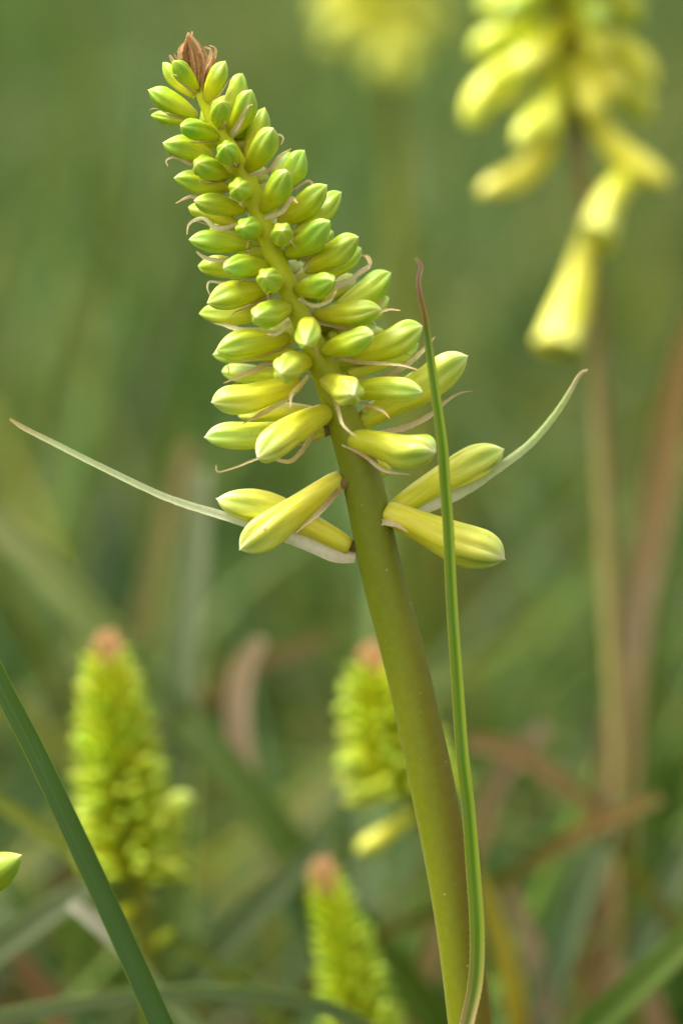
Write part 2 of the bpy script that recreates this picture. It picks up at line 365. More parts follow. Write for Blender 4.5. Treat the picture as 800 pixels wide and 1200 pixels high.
# base x, base y, tip x, tip y, width, front(+)/back(-), optional (bend, bract mode)
BUDS = [
 (231,105,203,73,22, .6), (227,113,189,76,20,-.3), (230,136,173,108,27,.15), (229,142,177,137,17,-.5), (243,119,266,73,25,.2),
 (262,136,289,91,26,-.3), (271,158,298,111,29,.7), (258,146,262,124,26, 1), (254,161,212,148,26,.8), (251,186,192,165,29,.2),
 (262,206,231,190,30,.9), (276,190,264,172,27,1), (268,221,204,211,27,.2), (264,209,225,200,20,-.9), (288,226,278,218,28,1),
 (285,247,228,233,26,.5), (277,263,222,240,24,-.4), (301,270,284,264,28,1), (289,189,313,128,27,-.2), (292,198,322,155,32,.7),
 (323,226,361,180,29,.1), (318,219,342,184,23,-.6), (309,246,338,208,31,.8), (328,262,384,219,32,.3), (345,276,404,232,28,-.3),
 (294,287,222,280,28,.2), (290,275,246,270,18,-.7), (290,320,233,309,28,-.3), (313,313,262,311,30,.6), (326,282,334,277,27,1),
 (326,330,312,328,30,1), (317,340,243,354,34,.3), (316,366,234,372,28,-.4), (338,361,300,376,33,.8), (337,298,388,268,32,.7),
 (348,301,391,276,24,-.7), (358,316,422,285,33,.4), (368,330,424,293,27,-.4), (378,352,414,327,24,-.8), (348,340,391,337,30,.75),
 (392,364,460,325,33,-.3), (371,369,446,365,30,.4), (396,388,456,353,26,-.6), (364,380,357,402,31,1), (380,410,437,399,31,.65),
 (386,394,440,382,20,-.7), (400,402,449,392,22,-.8), (412,420,497,388,38,.1), (408,441,490,404,28,-.5), (338,396,253,407,35,.3),
 (348,416,250,415,29,-.3), (360,424,330,440,36,.9), (345,440,260,440,25,-.6), (352,448,250,477,38,.3), (372,484,280,491,27,-.7),
 (380,504,241,519,34,-.25), (384,482,302,536,41,.6), (382,446,416,467,37,1), (408,460,494,462,31,.6), (420,497,552,427,42,-.2),
 (425,486,503,443,26,-.7), (413,514,507,542,44,.45), (455,604,591,530,40,-.5), (452,599,587,663,50,.18), (400,561,282,645,45,.55),
 (410,641,256,581,39,-.3), (432,540,448,556,30,-1),
]
EXPL = {  # bracts traced on their own: bud index -> picture points, widths
 56: ([(384,484),(360,520),(340,541),(310,536),(275,548),(255,553),(253,545)], [9,12,11,6,4,3,1.5], 4),
 41: ([(372,378),(410,383),(440,368),(455,363),(469,364)], [8,12,10,7,3], 4),
 59: ([(424,510),(470,502),(500,489),(525,468),(540,460),(553,458)], [8,15,12,8,5,2], 4),
 48: ([(412,446),(440,445),(470,432),(492,414),(509,395)], [8,13,14,10,2.5], -2),
 44: ([(379,411),(410,423),(445,426),(470,428),(491,434)], [8,9,8,6,2], 6),
 57: ([(384,452),(392,468),(397,485),(402,499),(417,512)], [10,12,9,6,2], 10),
 53: ([(352,455),(330,472),(305,486),(284,497)], [9,12,11,2], 4),
 51: ([(362,440),(352,452),(342,462),(340,478)], [10,12,9,2], 9),
 50: ([(350,420),(320,424),(290,437),(262,449)], [8,12,12,2], 4),
 24: ([(340,280),(375,262),(388,245),(396,228)], [6,8,6,2], 4),
 23: ([(328,268),(350,255),(365,232),(364,214),(358,212)], [6,8,6,4,2], -3),
 38: ([(372,340),(400,334),(422,320),(433,312),(428,300),(420,300)], [6,11,9,5,4,2], 3),
 37: ([(372,335),(405,330),(424,316),(434,309),(431,300),(422,300)], [5,9,8,5,4,2], -3),
 36: ([(355,318),(372,300),(390,294),(396,288)], [6,9,7,2], 9),
 15: ([(282,262),(255,268),(238,256),(222,262),(219,275)], [6,12,8,5,2], 6),
 12: ([(265,232),(240,235),(224,230),(206,238)], [6,10,9,3], 4),
 9: ([(250,190),(225,192),(205,184),(195,188),(197,195)], [6,9,7,4,2], 5),
 27: ([(285,335),(262,332),(246,330),(243,337),(246,346)], [5,7,5,4,2], -2),
 25: ([(292,297),(262,305),(240,302),(230,295)], [6,10,9,5], 4),
 32: ([(315,385),(280,386),(255,378),(240,374)], [6,12,12,4], 5),
 20: ([(322,230),(345,222),(362,212),(369,222),(362,232)], [5,8,6,4,2], -4),
 22: ([(310,256),(330,248),(342,232),(349,238)], [8,12,10,3], 6),
 18: ([(290,195),(310,175),(326,158),(332,162),(329,170)], [5,7,5,4,2], -3),
 19: ([(292,205),(315,200),(328,183),(341,174)], [6,9,9,2], 3),
 63: ([(446,612),(462,614),(478,624)], [14,14,3], 10),
 61: ([(400,521),(425,533),(450,551),(480,556)], [4,9,9,3], 8),
 58: ([(414,472),(430,474),(448,482),(456,490)], [5,7,7,3], 7),
 33: ([(338,376),(334,384),(324,392),(312,392)], [8,9,8,3], 8),
 39: ([(349,350),(368,358),(386,352),(394,340)], [6,9,9,3], 5),
 40: ([(395,368),(420,362),(445,356),(452,346)], [5,8,7,2], -4),
 62: ([(460,609),(480,602),(505,592),(540,577),(585,547),(620,520),(650,485),(668,457),(677,441),(683,435),(688,434)], [12,15,14,12.5,11,10,9,7.5,6,4,4], -7),
 65: ([(416,654),(395,651),(350,634),(280,610),(200,585),(130,553),(60,518),(25,500),(12,491)], [12,18,16,11,8.5,8,7.5,6.5,3], -5),
 64: ([(413,563),(396,576),(372,602),(346,625)], [10,15,12,3], 4),
 55: ([(384,507),(370,515),(350,522)], [10,9,3], -3),
}
PALE = {62: [(.82, .74, .54), (.90, .90, .70), (.66, .74, .46), (.60, .70, .38), (.52, .66, .28), (.50, .62, .24), (.55, .40, .28)],
        65: [(.86, .78, .58), (.93, .91, .72), (.86, .88, .64), (.72, .80, .52), (.62, .72, .42), (.58, .68, .38), (.56, .66, .34), (.55, .42, .22)]}
UP = np.array(upv)
depth_of = {}
for i, (bx, by, tx, ty, wd, fr) in enumerate(BUDS):
    r_ = random.Random(100 + i)
    ym = (by + ty) / 2; L = bud_len(by); p_ = math.hypot(tx - bx, ty - by)
    oop = math.sqrt(max(0, L*L - p_*p_))
    if abs(fr) < 1: oop = min(oop, abs(fr) * L)    # sideways buds leave the picture plane only a little
    uu = max(-1, min(1, (bx - axis_x(by)) / max(axis_r(by), 1)))
    dz = math.sqrt(max(0, 1 - uu*uu)) * axis_r(by) * PXW * .8
    db = FOCUS - math.copysign(dz, fr); dt = db - math.copysign(oop * PXW, fr)
    B, T = at(bx, by, db), at(tx, ty, dt)
    age = min(1, max(0, bud_age(by) + r_.uniform(-.05, .08)))
    side_up = UP if abs(fr) < 1 else UP * .8 + np.array(-rgt) * .3
    V, F, A, fr_ = bud_geo(B, T, wd * .5 * .98 * PXW, age, side_up, bend=r_.uniform(-.02, .05), seed=i, side=r_.uniform(-.03, .03), nu=42, nv=30, lift=r_.uniform(.1, .6) if tx > bx else r_.uniform(-.25, .4))
    bud = mesh_obj('bud', V, F, BUD, main, A)
    cen, ax, u, s, Lm = fr_
    W = wd * .5 * PXW
    if i in EXPL:
        P2, ws, off = EXPL[i]
        n = len(P2); k = np.linspace(0, 1, n)
        far = max(dt, min(db, dt) ) if False else None
        pts = [at(x, y, db + (dt - db) * min(kk, 1) - off * PXW) for (x, y), kk in zip(P2, k)]
        tn = PALE.get(i) or [TAN[2], TAN[r_.randrange(4)], TAN[r_.randrange(4)], TAN[3]]
        strip('bract', pts, [q * PXW * (1 if i in PALE else .52) for q in ws], tn, bud, n=max(24, 7*n), noise=.05 if i in PALE else .16, seed=i, curl=.5,
              roll=[r_.uniform(-.3, .3), r_.uniform(-.5, .5), r_.uniform(-1.0, 1.0)] if i not in PALE else [0, .2, .5])
    elif abs(fr) <= 1 and wd > 20:                 # a papery bract hugging the underside of the bud
        ln = r_.uniform(.45, .85); pts = []; a0 = r_.uniform(-.5, .5)
        for q in np.linspace(-.03, ln, 5):
            c = cen[0] * (1-max(q, 0)) + cen[-1] * max(q, 0) + (ax * q * Lm if q < 0 else 0)
            rr = W * prof(np.array([max(q, 0)]), age)[0] * 1.07
            pts.append(c - (u * math.cos(a0) + s * math.sin(a0)) * rr)
        tip = np.array(pts[-1]); h = r_.uniform(.06, .14) * Lm
        pts += [tip + ax * h - u * h * r_.uniform(.1, .8), tip + ax * h * 1.2 - u * h * r_.uniform(.9, 1.6) + s * h * r_.uniform(-.5, .5)]
        strip('bract', pts, [W*.5, W*.7, W*.6, W*.4, W*.22, W*.14, W*.06], [TAN[2], TAN[r_.randrange(4)], TAN[0], TAN[3]], bud, n=26, noise=.14,
              normal=-(u * math.cos(a0) + s * math.sin(a0)), curl=-.55, seed=i)

# buds on the far side of the spike, glimpsed through the gaps
for j in range(26):
    r_ = random.Random(900 + j)
    y = 130 + j * 12; s_ = r_.uniform(-.75, .75); L = bud_len(y)
    q = math.sqrt(1 - s_*s_)
    B = at(axis_x(y), y, FOCUS + axis_r(y)*PXW*.7); T = at(axis_x(y) + s_*L*.8, y - L*.12, FOCUS + q*L*PXW)
    V, F, A, _ = bud_geo(B, T, 13 * PXW * (1 + y/1500), bud_age(y), UP, seed=300 + j)
    mesh_obj('bud', V, F, BUD, main, A)

# withered bracts at the very tip
BR = [(.72, .50, .28), (.60, .38, .19), (.78, .58, .36), (.46, .27, .12)]
DRY = [([(230,106),(222,84),(216,62),(221,38)], [9,15,14,6], 3), ([(232,106),(232,80),(228,58),(219,42)], [8,14,12,5], 5), ([(228,100),(210,84),(203,72),(199,64)], [6,10,9,2], 2),
       ([(236,106),(237,85),(236,66),(226,48)], [8,12,12,3], 1), ([(238,103),(240,84),(247,68),(248,58),(240,54)], [6,15,13,7,2], 4), ([(226,98),(214,76),(212,58),(222,44)], [6,11,10,3], 0),
       ([(234,108),(226,88),(225,66),(221,50)], [5,8,6,2], 8), ([(240,108),(244,92),(251,76),(251,66)], [5,9,7,3], 7), ([(230,98),(221,78),(218,60),(224,40)], [6,12,10,2], -5), ([(232,98),(238,76),(232,60),(222,44)], [6,12,10,2], -4)]
DRY = DRY + [([(x + q*3 + 2, y - q) for x, y in P2], [w_*.6 for w_ in ws], off + 3 - 2*q) for q in (-1, 1) for P2, ws, off in DRY[:6]]
for j, (P2, ws, off) in enumerate(DRY):
    r_ = random.Random(j)
    strip('dried_bract', [at(x, y, FOCUS - off*PXW) for x, y in P2], [q*PXW*.62 for q in ws], [BR[r_.randrange(4)] for _ in range(4)], main, n=34, noise=.34, curl=1.1, seed=j + 40, nu=6,
          roll=[r_.uniform(-.6, .6), r_.uniform(-1, 1), r_.uniform(-1.5, 1.5)])
# scars where buds have not opened: small knobs at the bases of the lowest buds
for j, (x, y, d_) in enumerate([(405, 566, .4), (452, 598, .3), (414, 640, -.2), (408, 512, .6), (381, 505, -.1)]):
    q = axis_r(y) * PXW
    B = at(x, y, FOCUS - d_ * q); out_ = (B - at(axis_x(y), y)).normalized()
    V, F, A, _ = bud_geo(B - out_ * .0012, B + out_ * .0010, 7.5 * PXW, 0, UP, seed=500 + j, nu=14, nv=10)
    mesh_obj('pedicel', V, F, BRACT, main, dict(v=A['t'], u=A['t']), dict(tint=np.tile([(.42, .30, .12)], (len(V), 1))))

# ------------------------------------------------------------------ leaves traced one by one
def to_ground(pts, reach=.12):
    """carry a leaf on below the picture, curving down to its root in the soil"""
    a, b = Vector(pts[-2]), Vector(pts[-1]); d = (b - a).normalized()
    if d.z > -.35: d = (d + Vector((0, 0, -.6))).normalized()
    q1 = b + d * .05
    h = Vector((d.x, d.y, 0)) * reach
    root = Vector((q1.x + h.x, q1.y + h.y + .01, -.01))
    q2 = (q1 * .5 + root * .5) + Vector((d.x, d.y, 0)) * .03
    return list(pts) + [q1, q2, root]

def px_leaf(name, P2, depth, widths, tints, label, cat='leaf', group=None, mat=None, ground=True, ddepth=0.0, **kw):
    """P2 runs from the tip to the root end; depth grows by ddepth along it"""
    n = len(P2); pts = [at(x, y, depth + ddepth * i / (n-1)) for i, (x, y) in enumerate(P2)]
    ws = [w_ * K * depth for w_ in widths]
    if len(ws) != n: ws = list(np.interp(np.linspace(0, 1, n), np.linspace(0, 1, len(ws)), ws))
    tn = list(tints)
    if ground: 
        pts = to_ground(pts); ws = ws + [ws[-1]] * 3
        tn = [tuple(np.interp(x, np.linspace(0, 1, len(tints)), [t_[k] for t_ in tints])for k in range(3)) for x in np.linspace(0, 1, n)] + [tints[-1]] * 3
    o = strip(name, pts, ws, tn, None, mat=mat or LEAF, thick=.0004, **{**dict(n=60, nu=6, curl=.4), **kw})
    return tag(o, label, cat, group)

G1, G2, G3 = (.066, .142, .026), (.102, .190, .020), (.15, .235, .055)
BLUEG, PALEG, OLIVE, YELL, TANL, RUST, PINK = (.055, .120, .048), (.28, .37, .16), (.18, .19, .022), (.34, .31, .03), (.44, .33, .16), (.37, .25, .12), (.46, .36, .24)
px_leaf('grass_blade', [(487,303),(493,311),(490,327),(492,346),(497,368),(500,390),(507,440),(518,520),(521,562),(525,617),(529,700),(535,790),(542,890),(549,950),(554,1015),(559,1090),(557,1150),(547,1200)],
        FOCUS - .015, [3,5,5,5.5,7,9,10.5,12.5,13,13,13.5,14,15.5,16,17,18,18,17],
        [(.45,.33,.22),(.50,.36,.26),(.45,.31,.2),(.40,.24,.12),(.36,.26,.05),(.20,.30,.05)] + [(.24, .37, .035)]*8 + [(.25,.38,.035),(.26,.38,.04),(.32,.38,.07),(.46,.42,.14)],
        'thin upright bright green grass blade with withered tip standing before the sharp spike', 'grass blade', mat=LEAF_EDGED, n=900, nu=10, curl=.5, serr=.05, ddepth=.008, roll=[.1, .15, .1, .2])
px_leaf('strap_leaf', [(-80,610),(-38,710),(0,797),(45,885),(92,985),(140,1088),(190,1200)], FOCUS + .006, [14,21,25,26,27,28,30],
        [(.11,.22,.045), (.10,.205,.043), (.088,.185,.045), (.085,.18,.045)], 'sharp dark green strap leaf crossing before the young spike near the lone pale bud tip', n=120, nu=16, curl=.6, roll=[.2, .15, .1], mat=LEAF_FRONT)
px_leaf('strap_leaf', [(-30,1196),(30,1186),(90,1175),(150,1168),(200,1163),(260,1162),(320,1168),(390,1182)], .655, [24], [(.42,.50,.30), (.36,.46,.25), (.32,.42,.21), (.26,.36,.16)],
        'long pale green leaf lying level under the young spike', roll=[.5, .4])
px_leaf('strap_leaf', [(236,550),(229,640),(218,740),(210,850),(205,960)], .76, [26,36,38,38], [(.36,.42,.24), (.34,.42,.24), (.28,.38,.2), G3], 'wide pale grey-green leaf upright beside the young spike with a side bud')
px_leaf('strap_leaf', [(222,520),(200,600),(178,680),(160,760),(150,830)], .84, [14,22,26,26], [(.5,.4,.2), (.4,.36,.14), (.34,.32,.12), G3], 'slim tan-brown leaf leaning above the brown tip of the young spike')
px_leaf('strap_leaf', [(-30,590),(30,640),(80,695),(135,755),(180,810)], .76, [30,44,44,42], [(.42,.46,.2), (.36,.44,.16), (.28,.38,.12), G3], 'broad light green leaf slanting down towards the brown-tipped young spike')
px_leaf('dead_leaf', [(306,748),(288,770),(279,815),(280,870),(294,925),(325,965)], .75, [14,27,30,28,18], [(.60,.48,.32), (.62,.48,.34), (.54,.40,.28), (.40,.30,.18)], 'pinkish tan dead leaf arched between the two young spikes', 'dead leaf')
px_leaf('dead_leaf', [(380,748),(340,762),(310,770)], .80, [12,18,16], [(.36,.25,.11), (.34,.24,.1), (.3,.2,.08)], 'rust-brown withered leaf curl left of the thick leaning stem', 'dead leaf')
px_leaf('strap_leaf', [(225,840),(270,900),(320,965),(370,1030)], .74, [30,42,44], [(.20,.30,.10), (.17,.28,.07), G2], 'green leaf slanting behind the pinkish dead leaf')
px_leaf('strap_leaf', [(385,985),(340,1025),(290,1075),(240,1130),(200,1180)], .73, [20,36,38,36], [(.24,.33,.16), (.27,.36,.19), (.24,.33,.16), G3], 'wide grey-green leaf slanting beside the short young spike with tan tip')
px_leaf('strap_leaf', [(-20,930),(30,960),(80,995),(130,1040)], .70, [14,18,18], [(.34,.40,.06), (.32,.38,.06), (.22,.3,.05)], 'narrow yellow-green leaf passing under the sharp dark strap leaf')
px_leaf('strap_leaf', [(120,1030),(70,1060),(20,1095),(-40,1140)], .69, [18,34,38,36], [(.36,.42,.24), (.30,.38,.2), (.26,.34,.16)], 'grey-green leaf slanting below the lone pale bud tip')
px_leaf('dead_leaf', [(82,1058),(105,1072),(132,1096),(160,1130)], .66, [14,24,24,18], [(.68,.68,.58), (.60,.58,.48), PALEG], 'bleached pale grey leaf piece beside the sharp dark strap leaf', 'dead leaf')
px_leaf('strap_leaf', [(728,935),(700,1000),(665,1090),(640,1170),(625,1230)], .76, [16,36,38,36], [(.30,.38,.18), (.28,.38,.21), (.20,.32,.17), (.12,.22,.10)], 'wide blue-green leaf right of the yellow-brown bare stem')
px_leaf('strap_leaf', [(830,960),(790,1030),(750,1110),(715,1190)], .76, [28,34,34], [(.30,.38,.2), (.26,.36,.2), (.14,.22,.09)], 'dull grey-green leaf behind the fresh green blade')
px_leaf('strap_leaf', [(850,1060),(800,1105),(745,1155),(690,1205)], .68, [30,38,40], [(.28,.42,.11), (.25,.38,.09), (.16,.28,.05)], 'fresh light green leaf slanting low beside the dull grey-green leaf')
px_leaf('dead_leaf', [(775,935),(735,950),(690,968),(640,1000),(590,1030)], .73, [12,20,21,20,16], [(.40,.34,.12), (.46,.31,.12), (.42,.27,.10), (.26,.20,.05), OLIVE], 'orange-brown dead leaf lying across the pinkish stalk base', 'dead leaf')
px_leaf('dead_leaf', [(545,868),(590,875),(640,902),(690,945),(720,990)], .76, [18,24,22,18], [(.40,.27,.13), (.40,.26,.12), (.36,.25,.11), OLIVE], 'russet dead leaf bending right of the thin grass blade', 'dead leaf')
px_leaf('dead_leaf', [(640,850),(605,885),(575,925),(560,970)], .78, [18,26,28], [PINK, (.36,.25,.15), TANL], 'dull brown leaf crossing under the russet dead leaf', 'dead leaf')
px_leaf('dead_leaf', [(820,360),(800,430),(775,560),(755,660),(742,740),(735,850)], .82, [20,36,42,38,30], [(.46,.30,.12), (.46,.30,.12), (.44,.31,.14), PINK, TANL], 'tall orange-brown dead leaf standing behind the mature flower stalk', 'dead leaf')
px_leaf('dead_leaf', [(735,770),(720,830),(712,900),(708,980),(705,1060)], .80, [14,26,30,26], [(.46,.36,.18), (.46,.32,.20), (.42,.27,.17), (.3,.2,.1)], 'upright pinkish tan dead leaf at the base of the mature stalk', 'dead leaf')
px_leaf('strap_leaf', [(765,700),(755,820),(745,950),(738,1080),(735,1200)], .84, [30,46,50,48], [G2, (.13,.22,.04), G2], 'upright mid green leaf beside the pinkish tan dead leaf')
px_leaf('dead_leaf', [(700,1010),(690,1060),(680,1120),(675,1190)], .82, [16,30,32], [TANL, (.30,.18,.05), (.26,.18,.05)], 'low amber dead leaf behind the wide blue-green leaf', 'dead leaf')
px_leaf('dead_leaf', [(590,1030),(612,1080),(632,1150),(640,1215)], .76, [14,26,28], [RUST, PINK, PINK], 'small salmon dead leaf between the bare stem and the blue-green leaf', 'dead leaf')
px_leaf('strap_leaf', [(800,880),(770,990),(785,1100)], .86, [30,40,40], [G2, G1, G1], 'dark green leaf standing behind the orange-brown dead leaf end')
px_leaf('dead_leaf', [(700,1170),(725,1140),(755,1160),(770,1200)], .74, [18,30,28], [RUST, PINK, RUST], 'rust dead leaf loop under the fresh light green leaf', 'dead leaf')
px_leaf('dead_leaf', [(20,1105),(35,1140),(60,1170),(70,1210)], .76, [14,26,26], [RUST, (.3,.14,.06), RUST], 'rust dead leaf under the grey-green slanting leaf', 'dead leaf')
px_leaf('strap_leaf', [(558,985),(562,1060),(566,1130),(572,1210)], .63, [5,10,13], [(.2,.2,.06), (.2,.22,.06), OLIVE], 'thin dull olive leaf close behind the thin grass blade')

# ------------------------------------------------------------------ blurred flower spikes behind
bud_var = []
for a_, fl in ((0.0, 0), (.12, 0), (.35, 0), (.7, 0), (1.0, 0), (1.0, 1)):
    V, F, A, _ = bud_geo((0, 0, 0), (0, 0, 1), .19 if a_ < .5 else .145, a_, (1, 0, 0), bend=.03, nu=14, nv=16, flare=bool(fl), seed=int(a_*10))
    A['t'] = A['t'] * (.80 if a_ < .6 else .9)
    me = bpy.data.meshes.new('bud'); me.from_pydata([tuple(v) for v in V], [], F)
    for k, vals in A.items():
        q = me.attributes.new(k, 'FLOAT', 'POINT'); q.data.foreach_set('value', np.asarray(vals, np.float32))
    me.polygons.foreach_set('use_smooth', [True]*len(me.polygons)); me.materials.append(BUD); bud_var.append(me)
def put_bud(parent, B, T, var, wscale=1.0):
    o = bpy.data.objects.new('bud', bud_var[var]); col.objects.link(o); o.parent = parent
    B, T = Vector(B), Vector(T); d = T - B; L = d.length
    M = Matrix.Translation(B - parent.location) @ d.to_track_quat('Z', 'Y').to_matrix().to_4x4() @ Matrix.Diagonal((L*wscale, L*wscale, L, 1))
    o.matrix_local = M
    return o
def spike(axis_px, depth, half_w, label, n, span, seed, age=(0, .5), elev=(60, -5), len_mm=(7, 14), rad_px=10, extra=None, tip=True, ddepth=0.0, fat=1.0, blush=.7, mat=None):
    """young spike: buds spiralling round the axis between the picture rows span[0] and span[1]"""
    r_ = random.Random(seed)
    axp = [at(x, y, depth) for x, y in axis_px]
    rt = Vector(axp[-1]); dlast = (axp[-1] - axp[-2]).normalized(); rt = Vector((rt.x + dlast.x*.12, rt.y + .02, 0))
    root = empty('flower_spike', rt); tag(root, label, 'flower spike')
    mid = axp[-1] * .45 + rt * .55 + Vector((dlast.x*.03, 0, 0))
    k = K * depth
    stem_obj(axp + [mid, rt], [rad_px*k*.45] + [rad_px*k]*(len(axp)-1) + [rad_px*k*1.1, rad_px*k*1.2], root, n=50, nu=12, blush=[(0, 0), (.3, blush*.3), (.5, blush), (1, blush)], mat=mat, ref=.08)
    xs = np.array(axis_px)
    for i in range(n):
        s_ = (i + .5) / n; y = span[0] + (span[1] - span[0]) * s_ ** .9
        x = np.interp(y, xs[:, 1], xs[:, 0]); a = i * 2.39996 + r_.uniform(-.25, .25)
        e = math.radians(np.interp(s_, [0, .15, 1], [elev[0], elev[0]*.4 + elev[1]*.6 + 10, elev[1]]) + r_.uniform(-8, 8))
        L = np.interp(s_, [0, .12, .5, 1], [len_mm[0]*.62, len_mm[0]*.9, len_mm[0]*.4 + len_mm[1]*.6, len_mm[1]]) * .001 * r_.uniform(.9, 1.1)
        rr = rad_px * k * .6
        out_ = rgt * math.cos(a) + (-fwd) * math.sin(a)
        B = at(x, y, depth) + out_ * rr; T = B + (out_ * math.cos(e) + upv * math.sin(e)) * L
        ag = age[0] + (age[1] - age[0]) * s_
        put_bud(root, B, T, int(np.argmin([abs(ag - q) for q in (0, .12, .35, .7, 1.0)])), fat * r_.uniform(.92, 1.08))
    for e_ in (extra or []):
        if len(e_) == 7:
            bx, by, tx, ty, dd, var, ws = e_
            put_bud(root, at(bx, by, depth - dd*.2), at(tx, ty, depth - dd), var, ws)
        else:
            bx, by, tx, ty, dd, wpx, ag, fl, bn = e_
            V, F, A, _ = bud_geo(at(bx, by, depth - dd*.2), at(tx, ty, depth - dd), wpx*.5*k, ag, UP, bend=bn, flare=bool(fl), seed=seed + bx, nu=18, nv=20)
            if ag > .6: A['vein'] *= 0; A['t'] = A['t'] * (.74 if not fl else 1) if not fl else np.where(A['t'] > .80, .80, A['t'] * .75)
            mesh_obj('flower' if ag > .85 else 'bud', V, F, BUD, root, A)
    if tip:
        x0, y0 = axis_px[0]
        for j in range(6):
            a = j * 1.1; dx = math.cos(a) * 11; dy = math.sin(a)
            strip('dried_bract', [at(x0 + dx*.6, y0 + 22, depth - dy*.001), at(x0 + dx, y0 - 8, depth - dy*.002), at(x0 + dx*.5, y0 - 28 + j, depth - dy*.001)], [12*k, 15*k, 5*k], [(.74, .50, .28), (.66, .42, .22), (.7, .48, .27)], root, n=10, noise=.2, curl=.8, seed=seed + j)
    return root

spike([(126,764),(132,840),(142,930),(155,1020),(168,1100),(180,1200)], .700, 60, 'young yellow-green spike with a pale side bud behind the dark strap leaf', 190, (775, 1030), 21, age=(.05, .42), elev=(40, 2), len_mm=(7.5, 11), rad_px=10, fat=.62,
      extra=[(160,975,226,932,.004,34,.5,0,.0), (160,985,222,962,-.004,30,.45,0,0), (158,1000,196,1012,.004,28,.5,0,0), (158,1005,105,1025,.002,3,1), (165,1035,215,1010,.0,2,1), (160,1060,120,1085,.003,2,1.1), (176,1110,205,1090,.002,2,1.0)])
spike([(436,778),(452,850),(470,910),(500,960),(545,1010),(583,1090),(608,1200)], .715, 60, 'young yellow spike with tan tip half hidden behind the thick stem', 120, (790, 928), 22, age=(.05, .5), elev=(40, 0), len_mm=(8, 12), rad_px=13, fat=.64, blush=.3, mat=STEM_AMBER,
      extra=[(486,950,418,1000,.004,4,1.0), (470,925,402,940,.0,3,1.0), (455,890,392,895,.002,2,1.0)])
spike([(378,1030),(396,1090),(412,1150),(424,1210),(434,1300)], .700, 50, 'short young green spike with tan tip low between leaves', 130, (1036, 1250), 23, age=(0, .15), elev=(40, 8), len_mm=(6, 8.5), rad_px=9, fat=.64)
# mature spike, upper right: drooping tubular flowers
mature = [(622,66,546,148,.008,38,1,0,.10), (654,110,560,228,.006,38,1,0,-.18), (640,30,550,62,.0,34,.8,0,.06), (640,70,578,122,.004,34,1,0,.05), (652,80,606,172,.012,34,1,0,-.08), (660,70,640,160,.010,32,.9,0,0),
          (676,36,768,100,.004,36,1,0,.12), (682,80,762,140,-.008,36,1,0,.1), (680,92,784,218,.010,38,1,0,-.12), (670,60,700,140,.010,34,1,0,0), (668,40,580,112,-.012,36,1,0,.06), (672,44,742,128,-.014,36,1,0,.08),
          (676,60,726,118,.008,34,1,0,.06), (655,40,600,92,.008,34,.9,0,.06), (664,20,622,80,.014,32,.8,0,0), (668,10,710,70,.012,32,.8,0,.04), (660,0,560,10,.0,34,.7,0,.08), (668,-5,752,22,.0,34,.7,0,.08),
          (764,194,700,280,.012,46,1,1,.16), (688,268,652,410,.012,54,1,1,-.04)]
spike([(648,-190),(655,-60),(662,40),(668,120),(680,200),(692,300),(702,430),(715,700),(728,1000)], .770, 100, 'mature pale yellow flower spike with drooping tubular flowers on brown stalk', 60, (-180, -5), 24, age=(.1, .85), elev=(55, -25), len_mm=(10, 20), rad_px=11, extra=mature, fat=1.0, blush=.6, mat=STEM_BROWN)
spike([(415,-260),(432,-120),(446,-20),(456,60),(464,150),(474,400),(488,800)], 1.08, 100, 'far blurred yellow flower spike above the sharp spike', 60, (-250, 5), 25, age=(.2, 1.0), elev=(50, -30), len_mm=(11, 24), rad_px=9, fat=1.05,
      extra=[(450,-10,400,60,.01,4,1.2), (454,0,440,95,.012,4,1.2), (456,5,478,100,.012,4,1.2), (456,-5,515,55,.006,4,1.2), (452,-20,378,20,.0,4,1.2), (460,-20,535,25,.0,4,1.2)])
# a spike just beyond the left edge: one of its buds reaches into the picture
spike([(-75,880),(-62,960),(-50,1040),(-38,1130),(-25,1250)], FOCUS + .004, 60, 'flower spike showing only one pale green bud tip beside the dark strap leaf', 46, (890, 1015), 26, age=(.0, .35), elev=(60, 0), len_mm=(5, 7), rad_px=17, fat=1.0,
      extra=[(-58,1080,25,1002,.006,44,.12,0,.06), (-45,1075,-110,1050,.002,3,1.6)])

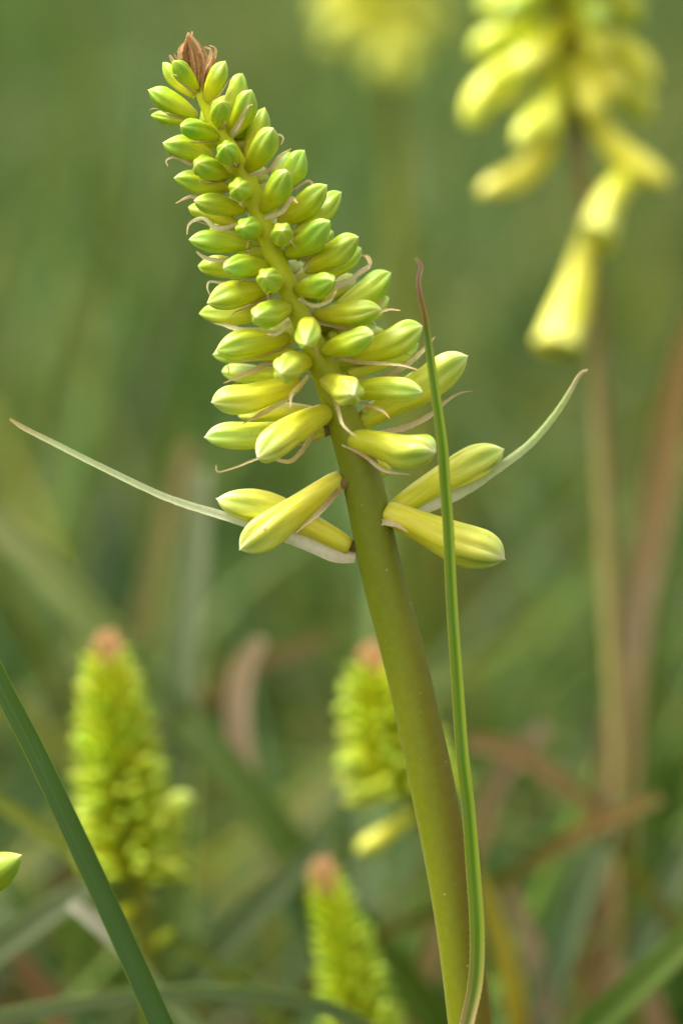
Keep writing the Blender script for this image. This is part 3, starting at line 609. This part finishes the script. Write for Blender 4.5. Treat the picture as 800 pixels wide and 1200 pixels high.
# ------------------------------------------------------------------ the leaf field
TINTS = [(BLUEG, 20), (G1, 22), (G2, 22), (OLIVE, 11), (PALEG, 5), (G3, 9), (YELL, .8), (TANL, 5), (RUST, 5), (PINK, 2)]
tw = np.array([q for _, q in TINTS]); tw = tw / tw.sum()
def rand_blade(x, y, big=1.0):
    h = rng.uniform(.30, .62) * big; az = rng.uniform(0, 2*math.pi); lean = abs(rng.normal(.13, .17)) + .02
    droop = max(0, rng.normal(.10, .12)); wmm = (rng.uniform(2.2, 5.5) if rng.random() < .62 else rng.uniform(5.5, 11)) * .001
    cl = .5 + .28*math.sin(x*17 + 3*math.sin(y*9)) + .28*math.sin(y*13 + 2.5*math.sin(x*23 + 1))   # clump
    p_ = tw * np.array([1.6 - 1.2*cl, 1.4 - .8*cl, .6 + .8*cl, .3 + 1.4*cl, 1, .5 + cl, 1, *([.4 + .8*cl + (3.2 if cl > .72 else 0)]*3)]); p_ = np.maximum(p_, .001); p_ /= p_.sum()
    ti = rng.choice(len(TINTS), p=p_); tint = np.array(TINTS[ti][0]) * rng.uniform(.7, 1.3)
    if ti >= 4: wmm = min(wmm, .0048)
    if ti >= 7: h *= rng.uniform(.5, 1.0); droop += rng.uniform(0, .3); lean += .1
    t = np.linspace(0, 1, 9)
    d = np.array([math.cos(az), math.sin(az), 0]); sd_ = np.array([-d[1], d[0], 0])
    z = h * (t - droop * 1.1 * t**3); out_ = lean * (t**1.6) + droop * h * .9 * t**3
    C = np.array([x, y, -.01])[None] + z[:, None] * np.array([0, 0, 1]) + out_[:, None] * d + sd_[None] * (rng.normal(0, .02) * np.sin(t*3))[:, None]
    W = wmm * np.array([.9, 1, 1, 1, .95, .85, .7, .45, .05]) / 2
    tw_ = rng.uniform(-.8, .8) + rng.normal(0, .5) * t
    side = sd_[None] * np.cos(tw_)[:, None] + d[None] * np.sin(tw_)[:, None]
    nn = d[None] * np.cos(tw_)[:, None] - sd_[None] * np.sin(tw_)[:, None]
    V = np.stack([C - side*W[:, None], C - nn*(W*.5)[:, None], C + side*W[:, None]], 1)
    return C, V, tint, t, ti
def ok(C, margin=70):
    px, py, d = project(C)
    dmin = np.interp(py, [0, 300, 700, 1000, 1200], [1.15, 1.02, .86, .77, .72])
    infr = (d > .02) & (px > -margin) & (px < 800 + margin) & (py > -margin) & (py < 1200 + 2*margin)
    if np.any(infr & (d < dmin)): return False
    if np.any((d < .30) & (np.abs(C[:, 0]) < .35)): return False
    return True
VS, FS, TS, US, VV = [], [], [], [], []; off = 0; singles = []
def add_blade(V, tint, t):
    global off
    n = V.shape[0]; VS.append(V.reshape(-1, 3))
    idx = np.arange(n*3).reshape(n, 3) + off
    for j in (0, 1): FS.append(np.stack([idx[:-1, j], idx[:-1, j+1], idx[1:, j+1], idx[1:, j]], -1).reshape(-1, 4))
    TS.append(np.repeat(tint[None], n*3, 0)); US.append(np.tile([-1, 0, 1], n)); VV.append(np.repeat(t, 3)); off += n*3
NB = 26000
for i in range(NB):
    yy = -.1 + 6.6 * rng.uniform(0, 1) ** 1.25; half = .55 + .28 * max(yy, 0)
    xx = rng.uniform(-half, half)
    C, V, tint, t, ti = rand_blade(xx, yy, 1.0 if yy < 1.5 else 1.05)
    if not ok(C): continue
    px, py, d = project(C)
    vis = (px > 0) & (px < 800) & (py > 0) & (py < 1200) & (d > 0)
    if vis.sum() >= 3 and d.mean() < 1.25 and len(singles) < 130: singles.append((V, tint, t, ti)); continue
    add_blade(V, tint, t)
Vall = np.vstack(VS); Fall = np.vstack(FS)
me = bpy.data.meshes.new('meadow_leaves')
me.vertices.add(len(Vall)); me.vertices.foreach_set('co', Vall.astype(np.float32).ravel())
me.loops.add(Fall.size); me.loops.foreach_set('vertex_index', Fall.astype(np.int32).ravel())
me.polygons.add(len(Fall)); me.polygons.foreach_set('loop_start', np.arange(0, Fall.size, 4, dtype=np.int32))
me.polygons.foreach_set('use_smooth', np.ones(len(Fall), bool))
for k, v in (('u', np.concatenate(US)), ('v', np.concatenate(VV))):
    a = me.attributes.new(k, 'FLOAT', 'POINT'); a.data.foreach_set('value', v.astype(np.float32))
a = me.attributes.new('tint', 'FLOAT_COLOR', 'POINT'); c = np.ones((len(Vall), 4), np.float32); c[:, :3] = np.vstack(TS); a.data.foreach_set('color', c.ravel())
me.update(calc_edges=True); me.validate(); me.materials.append(LEAF)
o = bpy.data.objects.new('meadow_leaves', me); col.objects.link(o)
tag(o, 'dense blurred mass of grassy green leaves filling the background', 'leaves', kind='stuff')

NAMES = {0: 'blue-green', 1: 'mid green', 2: 'grass-green', 3: 'olive', 4: 'pale grey-green', 5: 'light green', 6: 'yellowish', 7: 'straw-tan', 8: 'rust-brown', 9: 'pinkish brown'}
for V, tint, t, ti in singles:
    n = len(V); F = [(i*3+j, i*3+j+1, (i+1)*3+j+1, (i+1)*3+j) for i in range(n-1) for j in (0, 1)]
    ob = mesh_obj('strap_leaf' if ti < 7 else 'dead_leaf', V.reshape(-1, 3), F, LEAF, None, dict(u=np.tile([-1, 0, 1], n), v=np.repeat(t, 3)), dict(tint=np.repeat(tint[None], n*3, 0)))
    tag(ob, 'soft blurred %s leaf rising in the leaf mass behind the flower spikes' % NAMES[ti], 'leaf' if ti < 7 else 'dead leaf', '%s leaves rising behind the spikes' % NAMES[ti])
print('singles', len(singles), 'tris', len(Fall)*2)
